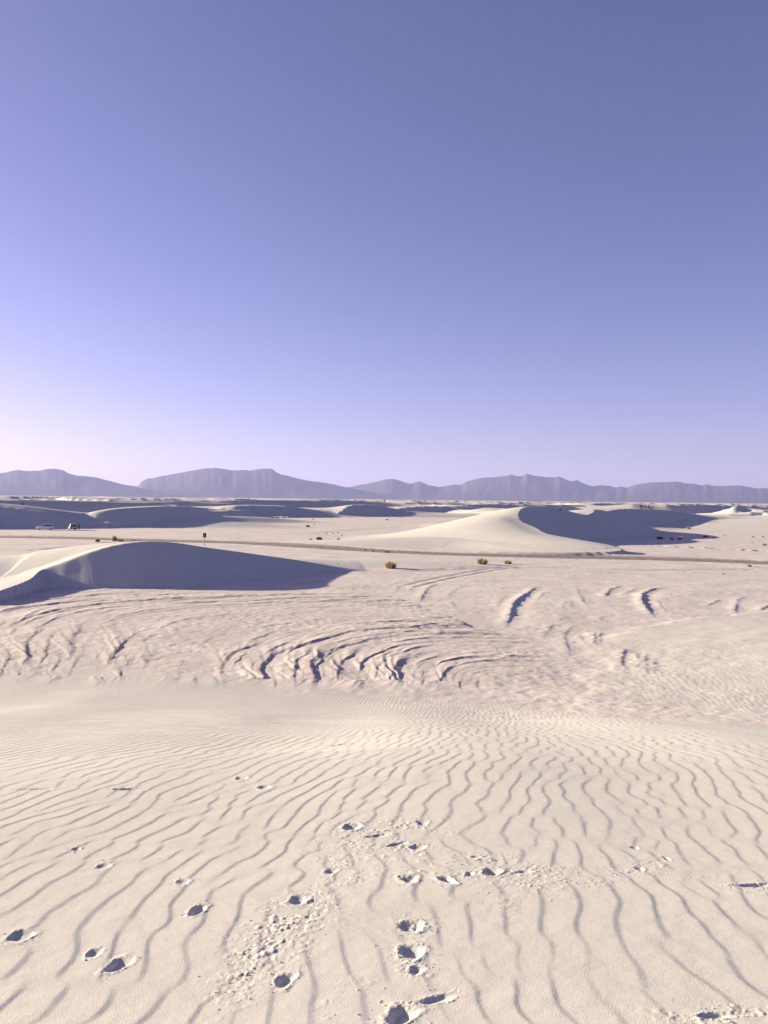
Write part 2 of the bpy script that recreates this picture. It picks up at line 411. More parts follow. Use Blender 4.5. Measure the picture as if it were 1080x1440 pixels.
        if k.any():
            xx, yy = x[k], y[k]
            a = .0057 * (1 + .25 * sstep(10, 25, r[k])) * (1 - sstep(45, 72, r[k])) * (.75 + .5 * fbm(xx / 3, yy / 3, 121, 2))
            a = a * (1 - .75 * crust[k])
            er = np.zeros(xx.shape); dz = np.zeros(xx.shape)
            for (fx, fy, hd, hl, hw, dp, sd) in PRINTS:
                q = (np.abs(xx - fx) < .8) & (np.abs(yy - fy) < .8)
                if not q.any(): continue
                ux = xx[q] - fx; uy = yy[q] - fy
                u = ux * math.sin(hd) + uy * math.cos(hd); v = ux * math.cos(hd) - uy * math.sin(hd)
                v = v * (1 - .18 * np.clip(u / hl, -1, 1)) + .012 * (noise(u / .03, v / .03, sd) - .5)
                rho = ((np.abs(u) / hl) ** 2.6 + (np.abs(v) / hw) ** 2.6) ** (1 / 2.6) + .55 * (fbm(ux / .09, uy / .09, sd, 3) - .5)
                floor_ = 1 - sstep(.35, 1.05, rho)
                rim = np.exp(-((rho - 1.22) / .22) ** 2) * (.4 + .9 * noise(ux / .05, uy / .05, sd + 3))
                heel = 1 + .25 * np.cos(np.clip(u / hl, -1, 1) * 3.1)
                dz[q] += -dp * floor_ * heel + + .16 * dp * rim + .008 * rim * (noise(ux / .018, uy / .018, sd + 5) - .5)
                er[q] = np.maximum(er[q], 1 - sstep(.9, 1.5, rho))
            for (fx, fy, rx, ry, am, sd) in SCUFFS:
                q = (np.abs(xx - fx) < 2.2 * rx) & (np.abs(yy - fy) < 2.2 * ry)
                if not q.any(): continue
                e = ((xx[q] - fx) / rx) ** 2 + ((yy[q] - fy) / ry) ** 2
                w = np.exp(-e) * sstep(.40, .58, fbm(xx[q] / .22, yy[q] / .22, sd, 2))
                lump = fbm(xx[q] / .05, yy[q] / .06, sd + 1, 2)
                dz[q] += w * am * (np.clip(lump - .42, 0, 1) * 2.6 - .25 + .5 * (noise(xx[q] / .02, yy[q] / .03, sd + 2) - .5))
                er[q] = np.maximum(er[q], w * .8)
            z[k] += a * ripples(xx, yy) * (1 - er) + dz
    return z.reshape(shp), ident.reshape(shp), top.reshape(shp), crust.reshape(shp), dark.reshape(shp), road.reshape(shp)

SCAR = np.array([on_flat(*p) + (0,) for p in [(380, 822), (470, 826), (530, 834), (580, 849), (630, 867), (668, 885), (760, 900), (780, 950), (700, 1000)]], float)

def hit(px, py):
    """world point on the large shape of the land seen at a pixel"""
    d = ray(px, py)
    t = np.geomspace(3, 4000, 6000)
    X, Y, Z = d.x * t, d.y * t, CAM_H + d.z * t
    h = surface(X, Y, fine=False)[0]
    i = int(np.argmax(Z < h))
    if i == 0: i = len(t) - 1
    a = (Z[i - 1] - h[i - 1]) / ((Z[i - 1] - h[i - 1]) - (Z[i] - h[i]) + 1e-12)
    tt = t[i - 1] + a * (t[i] - t[i - 1])
    return d.x * tt, d.y * tt

random.seed(11)
for n, (px, py, hd, hl, hw, dp) in enumerate([
        (278, 1280, 10, .16, .085, .055), (166, 1357, 15, .16, .10, .05), (401, 1379, 5, .15, .085, .055), (580, 1339, 8, .15, .14, .055), (578, 1303, 0, .15, .13, .04),
        (563, 1429, 30, .17, .12, .07), (612, 1406, 60, .17, .07, .03), (630, 1238, -30, .14, .09, .06), (575, 1236, 0, .14, .12, .045), (691, 1226, 20, .15, .12, .06),
        (495, 1163, 10, .17, .15, .055), (530, 1176, 70, .2, .09, .03), (556, 1188, 50, .2, .08, .03), (588, 1191, 10, .13, .12, .03), (28, 1317, 5, .15, .12, .04),
        (132, 1340, 0, .10, .08, .03), (420, 1266, 20, .14, .12, .04), (466, 1225, 10, .12, .08, .03), (1060, 1245, 85, .24, .08, .045), (146, 1218, 10, .13, .09, .02),
        (258, 1240, 0, .10, .09, .02), (594, 1157, 0, .14, .10, .03), (660, 1229, 20, .1, .06, .025), (1005, 1428, 80, .13, .06, .03), (586, 1365, 30, .10, .08, .025),
        (108, 1194, 0, .09, .06, .02), (340, 1094, 0, .16, .13, .03), (372, 1107, 0, .16, .14, .03), (735, 1226, 70, .12, .05, .02), (893, 1192, 0, .09, .07, .02),
        (900, 1222, 0, .10, .06, .02), (937, 1207, 0, .11, .05, .02), (180, 1110, 85, .26, .12, .05), (48, 1110, 85, .3, .1, .03), (672, 1205, 84, .22, .02, .022), (690, 1210, 86, .30, .022, .022), (700, 1214, 88, .2, .02, .015), (482, 1047, 80, .5, .16, .04)]):
    X, Y = hit(px, py)
    PRINTS.append((X, Y, R(hd), hl, hw * .75, dp * .55, 200 + n * 7))
for n, (px, py, rx, ry, am) in enumerate([
        (430, 1262, .28, .5, .03), (395, 1300, .35, .8, .030), (360, 1345, .22, .6, .030), (440, 1290, .25, .5, .025), (510, 1415, .22, .35, .035), (545, 1165, .7, .6, .035), (500, 1180, .5, .5, .025),
        (590, 1225, .35, .4, .03), (578, 1302, .22, .25, .04), (580, 1340, .22, .18, .03), (700, 1225, .5, .35, .028), (760, 1224, .6, .25, .022), (680, 1208, .5, .25, .02),
        (1020, 1430, .40, .18, .04), (1055, 1245, .4, .25, .03), (490, 1225, .3, .5, .025), (560, 1195, .4, .4, .03), (350, 1360, .15, .3, .03), (745, 1245, .4, .3, .018), (880, 1228, .6, .2, .016),
        (700, 1270, .25, .4, .012), (480, 1200, .35, .4, .02), (585, 1366, .16, .12, .03), (820, 1240, .5, .2, .018), (330, 1385, .2, .4, .02), (920, 1215, .3, .3, .015)]):
    X, Y = hit(px, py)
    SCUFFS.append((X, Y, rx, ry, am * .3, 600 + n * 5))

# ------------------------------------------------------------------ materials
def new_mat(name, color=(.5, .5, .5), rough=.6, metal=0.0, spec=.4):
    mt = bpy.data.materials.new(name); mt.use_nodes = True
    b = mt.node_tree.nodes['Principled BSDF']
    b.inputs['Base Color'].default_value = (*color, 1); b.inputs['Roughness'].default_value = rough
    b.inputs['Metallic'].default_value = metal; b.inputs['Specular IOR Level'].default_value = spec
    return mt

def speckle(mt, c1, c2, scale, bump=0.0):
    nt = mt.node_tree; b = nt.nodes['Principled BSDF']
    tc = nt.nodes.new('ShaderNodeTexCoord'); nz = nt.nodes.new('ShaderNodeTexNoise'); nz.inputs['Scale'].default_value = scale
    nz.inputs['Detail'].default_value = 4
    nt.links.new(tc.outputs['Object'], nz.inputs['Vector'])
    mx = nt.nodes.new('ShaderNodeMix'); mx.data_type = 'RGBA'
    mx.inputs[6].default_value = (*c1, 1); mx.inputs[7].default_value = (*c2, 1)
    nt.links.new(nz.outputs[0], mx.inputs[0]); nt.links.new(mx.outputs[2], b.inputs['Base Color'])
    if bump:
        bp = nt.nodes.new('ShaderNodeBump'); bp.inputs['Strength'].default_value = bump
        nt.links.new(nz.outputs[0], bp.inputs['Height']); nt.links.new(bp.outputs[0], b.inputs['Normal'])
    return mt

def sand_material():
    mt = new_mat('gypsum_sand', rough=.95, spec=.12)
    nt = mt.node_tree; N = nt.nodes; Lk = nt.links; b = N['Principled BSDF']
    def attr(nm):
        a = N.new('ShaderNodeAttribute'); a.attribute_name = nm; return a.outputs['Fac']
    def mix(f, a, c, t='MIX'):
        x = N.new('ShaderNodeMix'); x.data_type = 'RGBA'; x.blend_type = t
        for s, v in ((0, f), (6, a), (7, c)):
            if hasattr(v, 'is_linked'): Lk.new(v, x.inputs[s])
            elif isinstance(v, (int, float)): x.inputs[s].default_value = v
            else: x.inputs[s].default_value = (*v, 1)
        return x.outputs[2]
    def nz(scale, detail=4, vec=None):
        n = N.new('ShaderNodeTexNoise'); n.inputs['Scale'].default_value = scale; n.inputs['Detail'].default_value = detail
        Lk.new(vec if vec else geo.outputs['Position'], n.inputs['Vector']); return n.outputs[0]
    def ramp(v, lo, hi):
        r_ = N.new('ShaderNodeMapRange'); r_.inputs['From Min'].default_value = lo; r_.inputs['From Max'].default_value = hi
        Lk.new(v, r_.inputs['Value']); return r_.outputs[0]
    geo = N.new('ShaderNodeNewGeometry')
    sand = mix(nz(.35, 5), (.485, .47, .45), (.56, .545, .522))
    sand = mix(ramp(nz(260, 2), .25, .75), mix(.14, sand, (.45, .40, .34)), sand)
    crust_c = mix(ramp(nz(.22, 6), .3, .7), (.50, .45, .43), (.63, .58, .56))
    crust_c = mix(ramp(nz(2.5, 5), .35, .65), mix(.25, crust_c, (.38, .32, .30)), crust_c)
    c = mix(attr('crust'), sand, crust_c)
    c = mix(attr('dark'), c, (.36, .29, .27))
    c = mix(attr('road'), c, mix(nz(1.4, 6), (.15, .12, .12), (.30, .25, .24)))
    Lk.new(c, b.inputs['Base Color'])
    bp = N.new('ShaderNodeBump'); bp.inputs['Strength'].default_value = .5; bp.inputs['Distance'].default_value = .006
    Lk.new(nz(90, 3), bp.inputs['Height'])
    bp2 = N.new('ShaderNodeBump'); bp2.inputs['Strength'].default_value = .15; bp2.inputs['Distance'].default_value = .05
    Lk.new(nz(5, 4), bp2.inputs['Height']); Lk.new(bp.outputs[0], bp2.inputs['Normal'])
    Lk.new(bp2.outputs[0], b.inputs['Normal'])
    return mt
SAND = sand_material()

# ------------------------------------------------------------------ the ground, one seamless sheet cut into its dunes and flats
def build_ground():
    fine = np.linspace(-26.5, 26.5, 730)
    wing = np.linspace(26.5, 43, 61)[1:]
    side = 43 + 274 * np.linspace(0, 1, 66)[1:-1]
    az = np.radians(np.concatenate([fine, wing, side, 360 - wing[::-1]]))
    def rng(a, b, n): return np.geomspace(a, b, n, endpoint=False)
    r = np.concatenate([rng(.35, 3.8, 30), rng(3.8, 12, 360), rng(12, 42, 480), rng(42, 135, 320), rng(135, 300, 175), rng(300, 900, 150), rng(900, 3200, 130), rng(3200, 42000, 24), [42000]])
    na, nr = len(az), len(r)
    A, Rr = np.meshgrid(az, r)
    X = Rr * np.sin(A); Y = Rr * np.cos(A)
    Z, ident, top, crust, dark, road = surface(X, Y)
    # vertex normals of the whole sheet
    Xw = np.concatenate([X[:, -1:], X, X[:, :1]], 1); Yw = np.concatenate([Y[:, -1:], Y, Y[:, :1]], 1); Zw = np.concatenate([Z[:, -1:], Z, Z[:, :1]], 1)
    ta = np.stack([Xw[:, 2:] - Xw[:, :-2], Yw[:, 2:] - Yw[:, :-2], Zw[:, 2:] - Zw[:, :-2]], -1)
    Pg = np.stack([X, Y, Z], -1)
    tr = np.empty_like(Pg); tr[1:-1] = Pg[2:] - Pg[:-2]; tr[0] = Pg[1] - Pg[0]; tr[-1] = Pg[-1] - Pg[-2]
    nrm = np.cross(ta, tr); nrm /= np.linalg.norm(nrm, axis=-1, keepdims=True) + 1e-12
    nrm[nrm[..., 2] < 0] *= -1
    V = Pg.reshape(-1, 3); Nn = nrm.reshape(-1, 3)
    att = {'crust': crust.ravel(), 'dark': dark.ravel(), 'road': road.ravel()}
    i, j = np.meshgrid(np.arange(nr - 1), np.arange(na), indexing='ij')
    j2 = (j + 1) % na
    quads = np.stack([i * na + j, i * na + j2, (i + 1) * na + j2, (i + 1) * na + j], -1).reshape(-1, 4)
    names = ['fore'] + list(LINES) + ['far']
    t4 = top.ravel()[quads].mean(1); rd = road.ravel()[quads].mean(1)
    idq = ident.ravel()[quads[:, 0]]
    rgn = np.where(t4 > .12, idq + 1, np.where(rd > .45, 99, 0))
    # the far field keeps its flats, its pieces cannot be told apart
    rq = np.hypot(V[quads[:, 0], 0], V[quads[:, 0], 1])
    rgn = np.where((rgn == 0) & (rq > 700), names.index('far') + 1, rgn)
    info = {0: ('desert_floor', 'flat pinkish crusted gypsum desert floor between the dunes'),
            99: ('dirt_road', 'dark rutted dirt road running across the flat'),
            names.index('fore') + 1: ('rippled_dune', 'pale wind rippled sand slope with footprints'),
            names.index('far') + 1: ('dune_field', 'low white dunes stretching to the mountain foot')}
    lab = dict(d1='low dune with a steep blue shaded slip face beside the signpost', d2a='long shaded dune rising behind the parked cars', d2b='dune with a broad slip face right behind the parked cars',
               d3='big smooth white dune with a streaked slip face beside the road', d4='dark shaded dune with people standing on its crest', d4b='small sunlit dune behind the dark shaded dune',
               d5='shaded dune at the back edge of the flat', d6='pointed dune with a sunlit flank at the back of the flat', d7='long low dune behind the big white dune')
    for k, v in lab.items(): info[names.index(k) + 1] = ('sand_dune', v)
    for g in np.unique(rgn):
        q = quads[rgn == g]
        used, inv = np.unique(q, return_inverse=True)
        me = bpy.data.meshes.new(info[g][0])
        q = inv.reshape(-1, 4)
        me.vertices.add(len(used)); me.vertices.foreach_set('co', V[used].ravel())
        me.loops.add(q.size); me.loops.foreach_set('vertex_index', q.ravel().astype(np.int32))
        me.polygons.add(len(q)); me.polygons.foreach_set('loop_start', np.arange(0, q.size, 4, dtype=np.int32))
        me.polygons.foreach_set('use_smooth', np.ones(len(q), bool))
        me.update(calc_edges=True)
        for nm, a in att.items():
            at = me.attributes.new(nm, 'FLOAT', 'POINT'); at.data.foreach_set('value', a[used].astype(np.float32))
        me.normals_split_custom_set_from_vertices(Nn[used].tolist() if len(used) < 10 else Nn[used])
        me.materials.append(SAND)
        o = bpy.data.objects.new(info[g][0], me); col.objects.link(o)
        tag(o, info[g][1], None, None, 'structure')
build_ground()

def ground_z(x, y):
    return float(surface(np.array([x]), np.array([y]))[0][0])

# ------------------------------------------------------------------ mountains
def mountains():
    rock = new_mat('far_rock', rough=1.0, spec=.0)
    speckle(rock, (.07, .055, .055), (.11, .09, .085), .0012)
    sets = [
        ('pale rounded mountain ridge at the sunward end of the skyline', 21000, 5,
         [(-700, 676), (-560, 668), (-430, 672), (-300, 662), (-180, 668), (-90, 672), (-40, 668), (0, 664.5), (14, 661.5), (26, 659.5), (42, 661.5), (58, 660), (66, 658), (78, 657), (88, 659), (97, 664), (110, 667.5), (125, 668.5), (138, 671),
          (147, 673.5), (160, 677), (172, 680.5), (185, 682.5), (196, 685), (215, 690), (250, 696), (300, 701)]),
        ('long flat topped mountain with a steep notch at one end', 24000, 6,
         [(120, 703), (165, 697), (184, 688), (191, 684.5), (195, 681.5), (199, 676), (206, 672.5), (222, 669.5), (240, 666), (258, 662.5), (272, 659.5), (288, 657), (305, 656.3), (316, 658.2), (326, 659.5),
          (340, 659), (352, 660), (362, 658.5), (374, 657.2), (383, 657.3), (388, 662), (396, 665.5), (412, 670), (430, 674), (446, 676.5), (462, 679), (475, 681.5), (486, 684.5), (500, 687), (530, 693), (570, 702)]),
        ('jagged distant mountain ridge with many small peaks', 27000, 7,
         [(380, 700), (440, 693), (478, 686.5), (490, 684.5), (506, 681), (520, 678.5), (532, 676), (541, 673.5), (551, 672), (558, 674), (566, 676.5), (577, 680), (583, 678), (590, 676), (597, 679), (606, 682), (617, 684.5), (628, 682),
          (640, 680.5), (649, 680.5), (655, 676.5), (668, 672.5), (682, 670), (700, 668.5), (712, 667.5), (718, 665.5), (728, 668), (735, 667), (741, 664.2), (750, 667.5), (765, 669), (780, 669.5), (787, 668.5), (795, 672.5),
          (804, 675.5), (811, 674), (822, 679), (834, 683.2), (845, 681.2), (858, 682.5), (866, 684.5), (874, 683.5), (881, 685.5), (889, 682.5), (899, 679.5), (915, 677.5), (935, 676.5), (952, 676), (966, 678.5),
          (978, 679), (987, 681.5), (993, 679.5), (1002, 682), (1018, 682.6), (1030, 682), (1043, 681.6), (1054, 684), (1064, 685.5), (1080, 686), (1120, 683), (1180, 688), (1260, 680), (1350, 689), (1460, 684), (1600, 692), (1800, 698)])]
    for label, dist, seed, prof in sets:
        px = np.linspace(prof[0][0], prof[-1][0], 900)
        py = np.interp(px, [p[0] for p in prof], [p[1] for p in prof])
        py = py + 1.3 * (fbm(px / 9, px * 0, seed, 3) - .5)
        nrow = 30
        verts = []
        u = np.linspace(-1, 1, nrow)                 # -1 near foot, 0 ridge line, 1 far foot
        cols = []
        for a, b in zip(px, py):
            X, Y, Zt = at_range(a, b, dist)
            cols.append((X / dist, Zt))
        cols = np.array(cols)
        S, U = np.meshgrid(cols[:, 0] * dist, u, indexing='ij')
        Hh = np.repeat(np.clip(cols[:, 1], 0, None)[:, None], nrow, 1)
        D = dist + U * 3800
        prof_u = (1 - np.abs(U)) ** 1.25
        gul = fbm(S / 700 + U * .8, U * 2.2, seed + 20, 4)
        rid = 1 - np.abs(2 * fbm(S / 420, U * 1.4 + 5, seed + 30, 3) - 1)
        Zm = Hh * prof_u * (1 - (1 - prof_u) * .5 * (gul - .35) - .2 * (1 - prof_u) * (rid - .6))
        Zm = Zm - 12 * (prof_u < .02) 
        Xm = S / dist * D
        V = np.stack([Xm, D, np.where(prof_u < .001, -20, Zm)], -1).reshape(-1, 3)
        n = len(px)
        ii, jj = np.meshgrid(np.arange(n - 1), np.arange(nrow - 1), indexing='ij')
        Q = np.stack([ii * nrow + jj, (ii + 1) * nrow + jj, (ii + 1) * nrow + jj + 1, ii * nrow + jj + 1], -1).reshape(-1, 4)
        me = bpy.data.meshes.new('mountain_range'); me.from_pydata(V.tolist(), [], Q.tolist()); me.update()
        me.polygons.foreach_set('use_smooth', np.ones(len(Q), bool))
        me.materials.append(rock)
        o = bpy.data.objects.new('mountain_range', me); col.objects.link(o)
        tag(o, label, None, None, 'structure')
mountains()

# ------------------------------------------------------------------ haze
def haze():
    me = bpy.data.meshes.new('haze'); bm = bmesh.new()
    bmesh.ops.create_cube(bm, size=1.0)
    bmesh.ops.scale(bm, vec=(92000, 92000, 1300 + 30), verts=bm.verts)
    bmesh.ops.translate(bm, vec=(0, 0, (1300 - 30) / 2), verts=bm.verts)
    bm.to_mesh(me); bm.free()
    o = bpy.data.objects.new('haze', me); col.objects.link(o)
    mt = bpy.data.materials.new('haze_air'); mt.use_nodes = True; nt = mt.node_tree
    nt.nodes.clear()
    out = nt.nodes.new('ShaderNodeOutputMaterial'); v = nt.nodes.new('ShaderNodeVolumePrincipled')
    v.inputs['Color'].default_value = (.455, .51, 1.0, 1); v.inputs['Density'].default_value = 2.4e-5; v.inputs['Anisotropy'].default_value = .2
    nt.links.new(v.outputs[0], out.inputs['Volume'])
    me.materials.append(mt)
    tag(o, 'thin lilac haze over the distant desert', None, None, 'stuff')
haze()

# ------------------------------------------------------------------ things standing on the land
def link_mesh(name, bm, mat, parent=None, smooth=False):
    me = bpy.data.meshes.new(name); bm.normal_update(); bm.to_mesh(me); bm.free()
    if smooth:
        for p in me.polygons: p.use_smooth = True
    if mat: me.materials.append(mat)
    o = bpy.data.objects.new(name, me); col.objects.link(o)
    if parent: o.parent = parent
    return o

def empty(name, loc, rz=0.0, scale=1.0):
    o = bpy.data.objects.new(name, None); col.objects.link(o)
    o.location = loc; o.rotation_euler = (0, 0, rz); o.scale = (scale,) * 3; o.empty_display_size = .3
    return o

def box(bm, c, s, rot=None, bevel=0.0):
    r = bmesh.ops.create_cube(bm, size=1.0); v = r['verts']
    bmesh.ops.scale(bm, vec=s, verts=v)
    if bevel:
        es = list({e for w in v for e in w.link_edges})
        rr = bmesh.ops.bevel(bm, geom=es, offset=bevel, segments=2, affect='EDGES', profile=.6)
        v = [w for w in bm.verts if w.is_valid and w in set(rr['verts']) | {q for q in v if q.is_valid}]
    if rot is not None: bmesh.ops.rotate(bm, cent=(0, 0, 0), matrix=rot, verts=v)
    bmesh.ops.translate(bm, vec=c, verts=v)

def loft(bm, rings, cap=True):
    vs = [[bm.verts.new(p) for p in r] for r in rings]
    n = len(rings[0])
    for a, b in zip(vs, vs[1:]):
        for i in range(n): bm.faces.new((a[i], a[(i + 1) % n], b[(i + 1) % n], b[i]))
    if cap: bm.faces.new(vs[0][::-1]); bm.faces.new(vs[-1])
    bmesh.ops.recalc_face_normals(bm, faces=bm.faces)

GLASS = new_mat('car_glass', (.02, .022, .028), .06, 0, .8)
RUBBER = new_mat('tyre_rubber', (.02, .02, .021), .8)
ALLOY = new_mat('wheel_alloy', (.45, .45, .47), .35, .9)
LAMP = new_mat('lamp_glass', (.75, .76, .78), .1, 0, .7)
TAIL = new_mat('tail_lamp', (.35, .02, .02), .2, 0, .6)
TRIM = new_mat('black_trim', (.03, .03, .032), .55)

def paint(name, c):
    return speckle(new_mat(name, c, .28, .1, .6), tuple(v * .9 for v in c), tuple(min(1, v * 1.05) for v in c), 3.0)

def make_suv(label, loc, rz, pm, rack=False):
    t = empty('parked_suv', loc, rz)
    tag(t, label, 'suv', 'cars parked at the foot of the dune')
    # lower body, x forward
    st = [(-2.28, .48, .80, .95, .80), (-2.22, .34, .98, 1.02, .88), (-1.6, .30, 1.02, 1.05, .92), (0.2, .28, 1.0, 1.04, .93), (.95, .28, .98, 1.02, .92), (1.55, .30, .92, .98, .90), (2.1, .36, .80, .88, .84), (2.28, .45, .66, .76, .74)]
    rings = []
    for x, zb, zs, zt, w in st:
        rings.append([(x, -w * .94, zb), (x, -w, zb + .12), (x, -w, zs - .06), (x, -w * .95, zs + .01), (x, -w * .6, zt), (x, w * .6, zt), (x, w * .95, zs + .01), (x, w, zs - .06), (x, w, zb + .12), (x, w * .94, zb)])
    bm = bmesh.new(); loft(bm, rings); link_mesh('body', bm, pm, t)
    # cabin: roof and pillars
    cs = [(-2.18, 1.0, -1.98, .84), (-1.95, 1.0, -1.85, .86), (-.8, 1.0, -.8, .87), (.2, 1.0, .05, .87), (1.0, .98, .28, .85)]
    rings = []
    for xb, zb, xr, w in cs:
        zr = 1.70 if -1.9 < xr < .2 else 1.64
        rings.append([(xb, -w, zb), (xr, -w * .80, zr - .06), (xr, -w * .66, zr), (xr, w * .66, zr), (xr, w * .80, zr - .06), (xb, w, zb)])
    bm = bmesh.new(); loft(bm, rings); link_mesh('cabin', bm, pm, t)
    # side windows, three a side
    def slab(pts, nrm, name, mat):
        bm = bmesh.new(); nv = Vector(nrm).normalized()
        a = [bm.verts.new(Vector(p) + nv * .012) for p in pts]; b = [bm.verts.new(Vector(p) - nv * .02) for p in pts]
        n = len(pts); bm.faces.new(a); bm.faces.new(b[::-1])
        for i in range(n): bm.faces.new((a[i], b[i], b[(i + 1) % n], a[(i + 1) % n]))
        bmesh.ops.recalc_face_normals(bm, faces=bm.faces)
        return link_mesh(name, bm, mat, t)
    def sw(z): return .868 - (z - 1.0) / .66 * .172
    for s in (-1, 1):
        for x0, x1, x2, x3 in ((-1.92, -1.30, -1.30, -1.82), (-1.22, -.40, -.40, -1.22), (-.30, .68, .10, -.30)):
            slab([(x0, s * sw(1.07), 1.07), (x1, s * sw(1.07), 1.07), (x2, s * sw(1.55), 1.55), (x3, s * sw(1.55), 1.55)], (0, s, .26), 'side_window', GLASS)
    slab([(.93, -.74, 1.05), (.93, .74, 1.05), (.34, .60, 1.58), (.34, -.60, 1.58)], (.66, 0, .72), 'windscreen', GLASS)
    slab([(-2.165, -.70, 1.08), (-2.165, .70, 1.08), (-2.01, .58, 1.56), (-2.01, -.58, 1.56)], (-.95, 0, .3), 'rear_window', GLASS)
    for x in (-1.42, 1.42):
        for s in (-1, 1):
            bm = bmesh.new()
            prof = [(.20, .09), (.30, .115), (.35, .10), (.365, .05), (.365, -.05), (.35, -.10), (.30, -.115), (.20, -.09)]
            rings = [[(x + r_ * math.cos(a), s * .80 + w, .365 + r_ * math.sin(a)) for r_, w in prof] for a in np.linspace(0, 2 * math.pi, 21)[:-1]]
            rings.append(rings[0]); loft(bm, rings, cap=False)
            bmesh.ops.remove_doubles(bm, verts=bm.verts, dist=1e-4)
            wheel = link_mesh('wheel', bm, RUBBER, t, True)
            bm = bmesh.new()
            bmesh.ops.create_cone(bm, cap_ends=True, segments=18, radius1=.21, radius2=.21, depth=.16, matrix=Matrix.Translation((x, s * .80, .365)) @ Matrix.Rotation(math.pi / 2, 4, 'X'))
            link_mesh('rim', bm, ALLOY, wheel)
    for s in (-1, 1):
        bm = bmesh.new(); box(bm, (2.17, s * .62, .74), (.14, .30, .13), None, .03); link_mesh('headlight', bm, LAMP, t)
        bm = bmesh.new(); box(bm, (-2.25, s * .74, .86), (.08, .16, .26), None, .02); link_mesh('tail_light', bm, TAIL, t)
        bm = bmesh.new(); box(bm, (.72, s * .98, 1.08), (.12, .20, .13), None, .03); link_mesh('wing_mirror', bm, TRIM, t)
    bm = bmesh.new(); box(bm, (2.26, 0, .46), (.12, 1.5, .18), None, .04); link_mesh('front_bumper', bm, TRIM, t)
    bm = bmesh.new(); box(bm, (-2.27, 0, .46), (.12, 1.6, .20), None, .04); link_mesh('rear_bumper', bm, TRIM, t)
    bm = bmesh.new(); box(bm, (2.285, 0, .70), (.03, .80, .12), None, .01); link_mesh('grille', bm, TRIM, t)
    bm = bmesh.new(); box(bm, (-2.30, 0, .76), (.02, .50, .12), None, .005); link_mesh('number_plate', bm, LAMP, t)
    if rack:
        for s in (-1, 1):
            bm = bmesh.new(); box(bm, (-.85, s * .56, 1.745), (1.7, .04, .05), None, .01); link_mesh('roof_rail', bm, TRIM, t)
    return t

def put(px, py, dz=0.0):
    X, Y = on_flat(px, py)
    for _ in range(3):
        h = ground_z(X, Y); X, Y = on_flat(px, py, h)
    return (X, Y, ground_z(X, Y) + dz)

make_suv('white suv parked with its bonnet towards the sun', put(63, 745.3), R(203), paint('white_paint', (.72, .73, .75)))
make_suv('grey suv seen from behind with a person next to it', put(101.5, 745.3), R(118), paint('grey_paint', (.30, .29, .30)), True)

# --- signpost
sx, sy, sz = put(287.5, 767)
sg = empty('sign_post', (sx, sy, sz), R(8)); tag(sg, 'lone dark sign panel on a thin post beside the road', 'sign')
POST = speckle(new_mat('weathered_post', (.3, .26, .25), .7), (.22, .19, .19), (.36, .31, .30), 6)
PANEL = speckle(new_mat('dark_panel', (.03, .028, .03), .6), (.022, .02, .024), (.045, .04, .04), 5)
bm = bmesh.new(); box(bm, (0, 0, 1.20), (.085, .07, 2.56), None, .008); link_mesh('post', bm, POST, sg)
bm = bmesh.new(); box(bm, (.02, .055, 2.02), (.62, .03, .92), None, .008); link_mesh('panel', bm, PANEL, sg)
for zz in (1.72, 2.32):
    bm = bmesh.new(); box(bm, (.02, -.045, zz), (.16, .02, .04), None, .004); link_mesh('bracket', bm, POST, sg)
bm = bmesh.new(); box(bm, (0, 0, .03), (.22, .20, .10), None, .03); link_mesh('footing', bm, POST, sg)

# --- people, each one skinned figure with clothes over it
SKIN = new_mat('skin', (.36, .22, .16), .6)
HAIR = new_mat('dark_hair', (.02, .015, .012), .7)
CLOTH = {k: speckle(new_mat('cloth_' + k, c, .9, 0, .1), tuple(v * .8 for v in c), tuple(v * 1.2 for v in c), 12) for k, c in
         dict(navy=(.015, .018, .035), black=(.012, .012, .013), maroon=(.06, .015, .018), charcoal=(.03, .03, .034), denim=(.03, .045, .09), brown=(.06, .04, .03)).items()}

def skinned(name, pts, edges, radii, mat, parent):
    me = bpy.data.meshes.new(name); me.from_pydata(pts, edges, []); me.update()
    o = bpy.data.objects.new(name, me); col.objects.link(o); o.parent = parent
    sk = o.modifiers.new('skin', 'SKIN')
    for i, r_ in enumerate(radii):
        rr = r_ if isinstance(r_, tuple) else (r_, r_)
        me.skin_vertices[0].data[i].radius = rr; me.skin_vertices[0].data[i].use_root = (i == 0)
    sb = o.modifiers.new('subdivision', 'SUBSURF'); sb.levels = 1; sb.render_levels = 1
    me.materials.append(mat)
    return o

